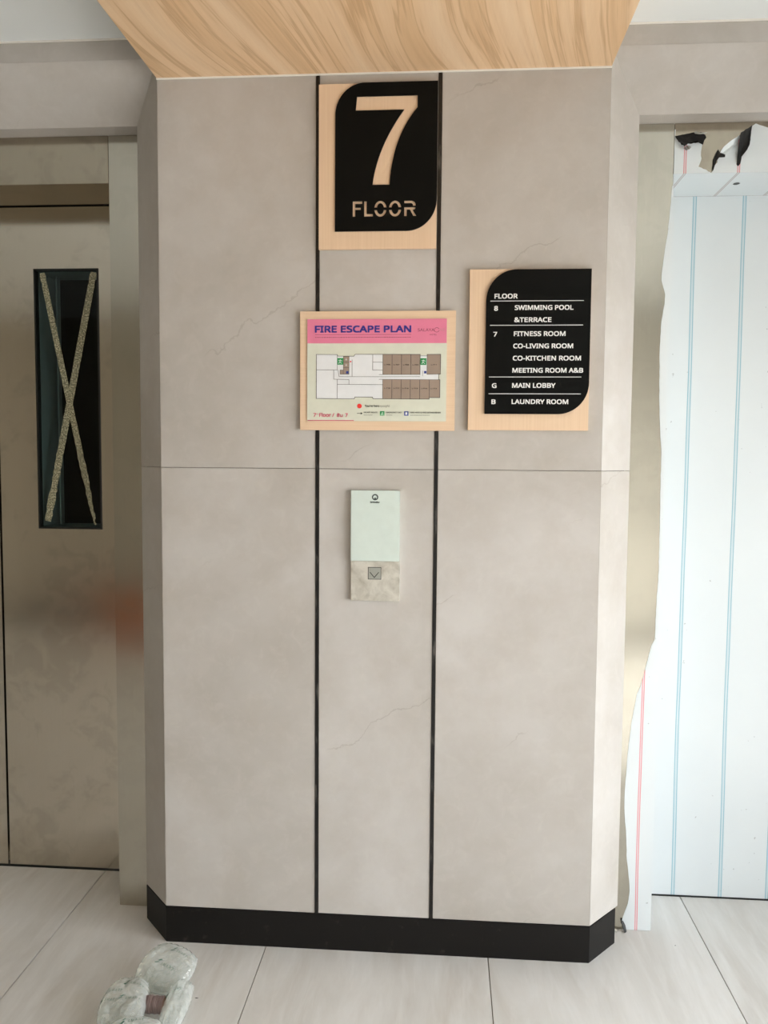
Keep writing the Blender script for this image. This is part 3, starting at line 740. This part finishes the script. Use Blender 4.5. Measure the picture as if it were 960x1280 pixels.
mb = MB()
def ln(*pts, w=.0009):
    for p, q in zip(pts, pts[1:]): mb.seg(P3(*p), P3(*q), w, -.01565, -.0154)
ln((148, 264), (258, 264), (260, 272), (345, 272), (352, 262), (500, 261), (691, 260), w=.0011); ln((148, 264), (148, 494), (348, 494), (352, 484), (444, 484), (447, 492), (740, 491), (740, 483), (795, 483), (795, 390), (788, 390), (788, 362), (797, 361), (797, 259), (727, 260), (727, 268), (691, 268), w=.0012)
ln((148, 344), (258, 344), (258, 264)); ln((240, 344), (240, 392), (320, 394), (320, 418)); ln((258, 394), (258, 494)); ln((258, 419), (497, 418))
ln((262, 344), (268, 378), (336, 378), (500, 377), (690, 375)); ln((336, 290), (336, 378)); ln((444, 262), (444, 343), (497, 343)); ln((444, 302), (497, 302))
ln((478, 366), (691, 364)); ln((478, 391), (795, 390)); ln((727, 363), (727, 268)); ln((691, 262), (691, 364)); ln((705, 372), (705, 345), w=.0006)
for x in tops: ln((x, 261), (x, 365), w=.0010)
for x in bots: ln((x, 391), (x, 492), w=.0010)
ln((727, 363), (795, 361)); ln((290, 273), (320, 273), (320, 366), (273, 366), (273, 344), (290, 344)); ln((290, 273), (290, 366)); ln((290, 303), (320, 303)); ln((290, 332), (320, 332))
mb.build('plan_lines', M['line'], s3)
mb = MB()
for i, s_ in enumerate(('L-706', 'L-707', 'L-708', 'L-709')):
    x, z = P3(tops[i] + 9, 317); text(mb, s_, x, z, .0145, .0026, Y3, 0, bold=.03)
x, z = P3(748, 316); text(mb, 'L-711', x, z, .0135, .0026, Y3, 0, bold=.03)
for i, s_ in enumerate(('L-718', 'L-717', 'L-716', 'L-715', 'L-714', 'L-713')):
    x, z = P3(bots[i] + 9, 439); text(mb, s_, x, z, .0145, .0026, Y3, 0, bold=.03)
text(mb, "You're here", .5400, 1.4590, .0375, .0050, Y3, 0, bold=.03)
text(mb, 'ESCAPE ROUTE', .5375, 1.4435, .0350, .0032, Y3, 0, bold=.03)
text(mb, 'EMERGENCY EXIT', .5950, 1.4435, .0400, .0032, Y3, 0, bold=.03)
text(mb, 'FIRE HOSE & FIRE EXTINGUISHER', .6570, 1.4435, .0770, .0032, Y3, 0, bold=.03)
mb.seg((.5205, 1.4425), (.5310, 1.4425), .0012, Y3, Y3 + .0002)
mb.prism([(.5350, Y3, 1.4425), (.5295, Y3, 1.4452), (.5295, Y3, 1.4398)], (0, .0002, 0))
mb.build('legend_lettering', M['ink'], s3, fix=False)
mb = MB(); text(mb, 'คุณอยู่ที่นี่', .5795, 1.4590, .0240, .0045, Y3, 0)
for xa, xb in ((.5375, .5590), (.5950, .6090), (.6570, .7060)):
    x = xa
    while x < xb: mb.box(x, x + .0022, Y3, Y3 + .0002, 1.4378, 1.4390); x += .0033
mb.build('small_lettering', M['line'], s3, fix=False)
mb = MB()
for (x, y) in ((274, 299), (708, 297)):
    cx, cz = P3(x, y); mb.box(cx - .0075, cx + .0075, -.0156, -.0154, cz - .0085, cz + .0085)
mb.box(.5790, .5905, -.0154, -.0152, 1.4370, 1.4485)
mb.build('exit_symbols', M['green'], s3)
mb = MB()
for (x, y) in ((274, 299), (708, 297)):   # little running figure
    cx, cz = P3(x, y)
    for p, q in (((0, .004), (-.001, -.001)), ((-.001, -.001), (.003, -.005)), ((-.001, -.001), (-.004, -.005)), ((0, .003), (.004, .001)), ((0, .003), (-.004, .002))): mb.seg((cx + p[0], cz + p[1]), (cx + q[0], cz + q[1]), .0013, -.0158, -.0156)
cx, cz = .5848, 1.4427
for p, q in (((0, .003), (-.001, -.001)), ((-.001, -.001), (.003, -.004)), ((-.001, -.001), (-.003, -.004)), ((0, .002), (.003, .001))): mb.seg((cx + p[0], cz + p[1]), (cx + q[0], cz + q[1]), .0011, -.0156, -.0154)
mb.box(.6440, .6490, -.0158, -.0156, 1.4395, 1.4460)
for x, y in ((305, 289), (305, 318)):
    cx, cz = P3(x, y); mb.seg((cx, cz - .003), (cx, cz + .003), .0009, -.0158, -.0156); mb.seg((cx - .002, cz), (cx + .002, cz), .0009, -.0158, -.0156)
mb.build('symbol_figures', M['white_print'], s3)
mb = MB(); mb.box(.6410, .6520, -.0156, -.0154, 1.4372, 1.4482)
cx, cz = P3(311, 356); mb.box(cx - .003, cx + .003, -.0158, -.0154, cz - .003, cz + .003); cx, cz = P3(718, 352); mb.box(cx - .003, cx + .003, -.0156, -.0154, cz - .003, cz + .003)
mb.build('hydrant_symbols', M['bluep'], s3)
mb = MB(); mb.disc(.5262, 1.4612, .0060, -.0156, -.0152); cx, cz = P3(328, 300); mb.disc(cx, cz, .0020, -.0158, -.0154, n=10)
mb.build('location_dots', M['red'], s3)
mb = MB(); text(mb, '7', .4075, 1.4335, .0065, .0090, Y3, 0, bold=.04); text(mb, 'th', .4148, 1.4385, .0050, .0040, Y3, 0); text(mb, 'Floor / ', .4230, 1.4335, .0380, .0090, Y3, 0, bold=.04)
text(mb, 'ชั้น', .4680, 1.4335, .0150, .0080, Y3, 0, bold=.04); text(mb, '7', .4900, 1.4335, .0060, .0090, Y3, 0, bold=.04)
mb.box(.3920, .5120, -.0154, -.0152, 1.4232, 1.4252)
mb.build('pink_lettering', M['pinktext'], s3, fix=False)

# ------------------------------------------------------------------ lift call station
cs = root('lift_call_station', (.5685, -.01, .958), 'white glass and steel lift call station with one down button, below the fire plan', 'call station')
MB().box(.5055, .6320, -.0170, 0, 1.0625, 1.2455).build('glass_panel', M['station'], cs, bevel=.0010)
MB().box(.5060, .6325, -.0130, 0, .9580, 1.0618).build('steel_plate', M['plate'], cs, bevel=.0008)
MB().box(.5504, .5850, -.0134, -.0130, 1.0142, 1.0464).build('button_surround', M['ink'], cs)
bt = MB().box(.5520, .5838, -.0142, -.0131, 1.0156, 1.0450).build('call_button', M['button'], cs, bevel=.0005)
mb = MB(); mb.seg((.5565, 1.0325), (.5672, 1.0195), .0018, -.0146, -.0142); mb.seg((.5672, 1.0195), (.5782, 1.0325), .0018, -.0146, -.0142)
mb.build('down_arrow', M['ink'], bt)
mb = MB(); cx, cz = .5683, 1.2283
N = 28
for i in range(N):
    a0, a1 = 2 * math.pi * i / N, 2 * math.pi * (i + 1) / N
    ro, ri = .0082, .0050
    mb.prism([(cx + ro * math.cos(a0), -.0174, cz + ro * math.sin(a0)), (cx + ro * math.cos(a1), -.0174, cz + ro * math.sin(a1)), (cx + ri * math.cos(a1), -.0174, cz - .0002 + ri * math.sin(a1)), (cx + ri * math.cos(a0), -.0174, cz - .0002 + ri * math.sin(a0))], (0, .0004, 0))
mb.prism([(cx - .0035, -.0174, cz - .0052), (cx + .0035, -.0174, cz - .0052), (cx + .001, -.0174, cz - .0008), (cx - .001, -.0174, cz - .0008)], (0, .0004, 0))
text(mb, 'Schindler', .5562, 1.2133, .0240, .0040, -.0174, 0, bold=.08)
mb.build('emblem', M['logo'], cs, fix=False)

# ------------------------------------------------------------------ air cushion wrap with a thread spool on the floor
ac = root('air_cushion_wrap', (.07, -.28, 0), 'crumpled clear air cushion wrap printed in green, on the floor before the pier', 'plastic wrap')
def pillow(cx, cy, cz, lx, ly, hz, rotz, tx=0.0, ty=0.0, seed=0, prints=()):
    mat = Matrix.Translation((cx, cy, cz)) @ Matrix.Rotation(rotz, 4, 'Z') @ Matrix.Rotation(tx, 4, 'X') @ Matrix.Rotation(ty, 4, 'Y')
    nu, nv = 40, 40
    def surf(u, v, s, off=0.0):
        # u,v in -1..1
        a_ = max(0, 1 - abs(u) ** 3.2); b_ = max(0, 1 - abs(v) ** 3.2)
        hgt = hz * (a_ ** .55) * (b_ ** .55)
        pin = 1 - .10 * (1 - b_) * 0 - .07 * a_ * (abs(v) ** 4) * 0
        x = u * lx / 2 * math.sqrt(1 - .36 * v * v); y = v * ly / 2 * math.sqrt(1 - .36 * u * u)
        e_ = min(1.0, hgt / hz * 3)
        q = Vector((u * 2.2 + seed * 7.1, v * 2.2, s * 3.0))
        wr = noise.noise(q) * .35 + noise.noise(q * 2.7) * .18
        crease = math.sin(u * 26 + 3 * noise.noise(q)) * (abs(v) ** 6) * .0020 + math.sin(v * 26 + 3 * noise.noise(q)) * (abs(u) ** 6) * .0020
        z = s * hgt * (1 + wr * .38) + crease + .004 * noise.noise(Vector((u * 1.5 + seed, v * 1.5, 5)))
        p = mat @ Vector((x, y, z + s * off))
        p.z = max(p.z, .0012)
        return p
    mb = MB(); vs = []; idt = {}
    for s in (1, -1):
        for i in range(nu + 1):
            for j in range(nv + 1):
                bd = i in (0, nu) or j in (0, nv)
                key = (i, j, 1 if bd else s)
                if key not in idt:
                    idt[key] = len(vs); vs.append(tuple(surf(2 * i / nu - 1, 2 * j / nv - 1, key[2])))
    fs = []
    for s in (1, -1):
        for i in range(nu):
            for j in range(nv):
                q = [(i, j), (i + 1, j), (i + 1, j + 1), (i, j + 1)]
                ids = [idt[(a_, b_, 1 if (a_ in (0, nu) or b_ in (0, nv)) else s)] for a_, b_ in q]
                fs.append(tuple(ids if s == 1 else ids[::-1]))
    pw = make('air_cushion', vs, fs, M['pillow'], ac, smooth=True)
    if prints:
        mb = MB()
        for (body, u0, v0, ww, cap, rz_) in prints:
            vs_, fs_ = text_geo(body, 0, 0, ww, cap * .85, bold=.0, space=1.35)
            # two slanted bars of the mark, left of the word
            bars = [([(-.0170, -.003), (-.0130, -.003), (-.0060, .004), (-.0100, .004)], [(0, 1, 2, 3)]), ([(-.0140, .0062), (-.0100, .0062), (-.0040, .0125), (-.0080, .0125)], [(0, 1, 2, 3)])]
            for V_, F_ in [(vs_, fs_)] + bars:
                out = []
                for (x, y) in V_:
                    X_ = x * math.cos(rz_) - y * math.sin(rz_); Y_ = x * math.sin(rz_) + y * math.cos(rz_)
                    out.append(surf(max(-.99, min(.99, u0 + X_ / (lx / 2))), max(-.99, min(.99, v0 + Y_ / (ly / 2))), 1, .0016))
                mb.add(out, F_)
        mb.build('printed_mark', M['greenink'], pw, fix=False)
    return pw
SM = 'SMART'
pillow(.060, -.175, .037, .150, .130, .030, -.40, .32, 0, 1, ((SM, .18, .50, .036, .0085, -.05), (SM, .02, -.22, .040, .0090, -.10)))
pillow(.006, -.318, .036, .112, .165, .031, .15, .1, -.12, 2, ((SM, .25, .38, .034, .0080, -.25), (SM, -.62, .22, .034, .0080, -.30), (SM, -.70, -.12, .034, .0080, -.35), (SM, .20, -.20, .036, .0085, -.15)))
pillow(.128, -.300, .032, .060, .175, .025, .05, 0, .15, 3, ((SM, -.55, .1, .026, .007, .5),))
pillow(.066, -.418, .034, .130, .100, .028, .1, .1, 0, 4, ((SM, -.2, .25, .036, .0085, .15),))
sp = root('thread_spool', (.073, -.305, .022), 'small mauve-brown wound spool nested inside the plastic wrap', 'spool')
mb = MB(); ax0, ax1 = .048, .099; rr = .020; Z0 = .0335
n = 20
mb.prism([(ax0, -.305 + (rr - .004) * math.cos(2 * math.pi * i / n), Z0 + (rr - .004) * math.sin(2 * math.pi * i / n)) for i in range(n)], (ax1 - ax0, 0, 0)).build('spool_core', M['core'], sp)
mb = MB(); NR = 22; ns = 18; nt = 6; tr_ = .00135
for k in range(NR):
    xk = ax0 + .002 + (ax1 - ax0 - .004) * k / (NR - 1); ph = R.uniform(-.0012, .0012); rk = rr - .0022 + R.uniform(-.0006, .0014)
    vs = []; fs = []
    for i in range(ns):
        a_ = 2 * math.pi * i / ns
        for j in range(nt):
            b_ = 2 * math.pi * j / nt; r2 = rk + tr_ * math.cos(b_)
            vs.append((xk + tr_ * math.sin(b_) + ph * math.sin(a_), -.305 + r2 * math.cos(a_), Z0 + r2 * math.sin(a_)))
            fs.append((i * nt + j, ((i + 1) % ns) * nt + j, ((i + 1) % ns) * nt + (j + 1) % nt, i * nt + (j + 1) % nt))
    mb.add(vs, fs)
o = mb.build('winding', M['thread'], sp, smooth=True); o['kind'] = 'stuff'

# ------------------------------------------------------------------ crumbs and debris
def crumb(x, y, r, mat, label, grp=None, name='plaster_crumb', cat='crumb', sq=(1, 1, .7)):
    bm = bmesh.new(); bmesh.ops.create_icosphere(bm, subdivisions=1, radius=r)
    for v in bm.verts:
        v.co *= R.uniform(.7, 1.15); v.co = Vector((v.co.x * sq[0], v.co.y * sq[1], v.co.z * sq[2]))
    zmin = min(v.co.z for v in bm.verts)
    me = bpy.data.meshes.new(name); bm.to_mesh(me); bm.free(); me.materials.append(mat)
    o = bpy.data.objects.new(name, me); o.location = (x, y, -zmin); COL.objects.link(o); tag(o, label, cat, group=grp)
for (x, y, r) in ((1.2330, .150, .0045), (1.2400, .156, .0055), (1.2475, .155, .0035), (1.2440, .148, .0022), (1.2530, .158, .0028), (1.2580, .157, .0020), (1.2360, .145, .0025)):
    crumb(x, y, r, M['crumb'], 'tiny plaster crumb on the floor at the foot of the right lift jamb', 'plaster crumbs by the right jamb')
crumb(.154, -.227, .0022, M['dark'], 'tiny dark sliver on the floor just right of the plastic wrap', None, 'debris_sliver', 'debris', (2.6, .6, .5))
crumb(1.393, .099, .0016, M['dark'], 'dark speck on the floor before the film-covered right lift', None, 'debris_speck', 'debris', (1.2, .8, .5))

# made-up box behind the camera, added to give the steel a warm reflection
cb = root('added_cardboard_box', (-1.35, -3.2, 0), 'added unseen cardboard box giving the left lift steel a warm reflection', 'box')
box('carton', -1.7, -1.0, -3.42, -3.0, 0, .36, M['card'], cb, bevel=.004)
box('packing_tape', -1.7, -1.0, -3.235, -3.185, .3602, .3608, M['tan'], cb)
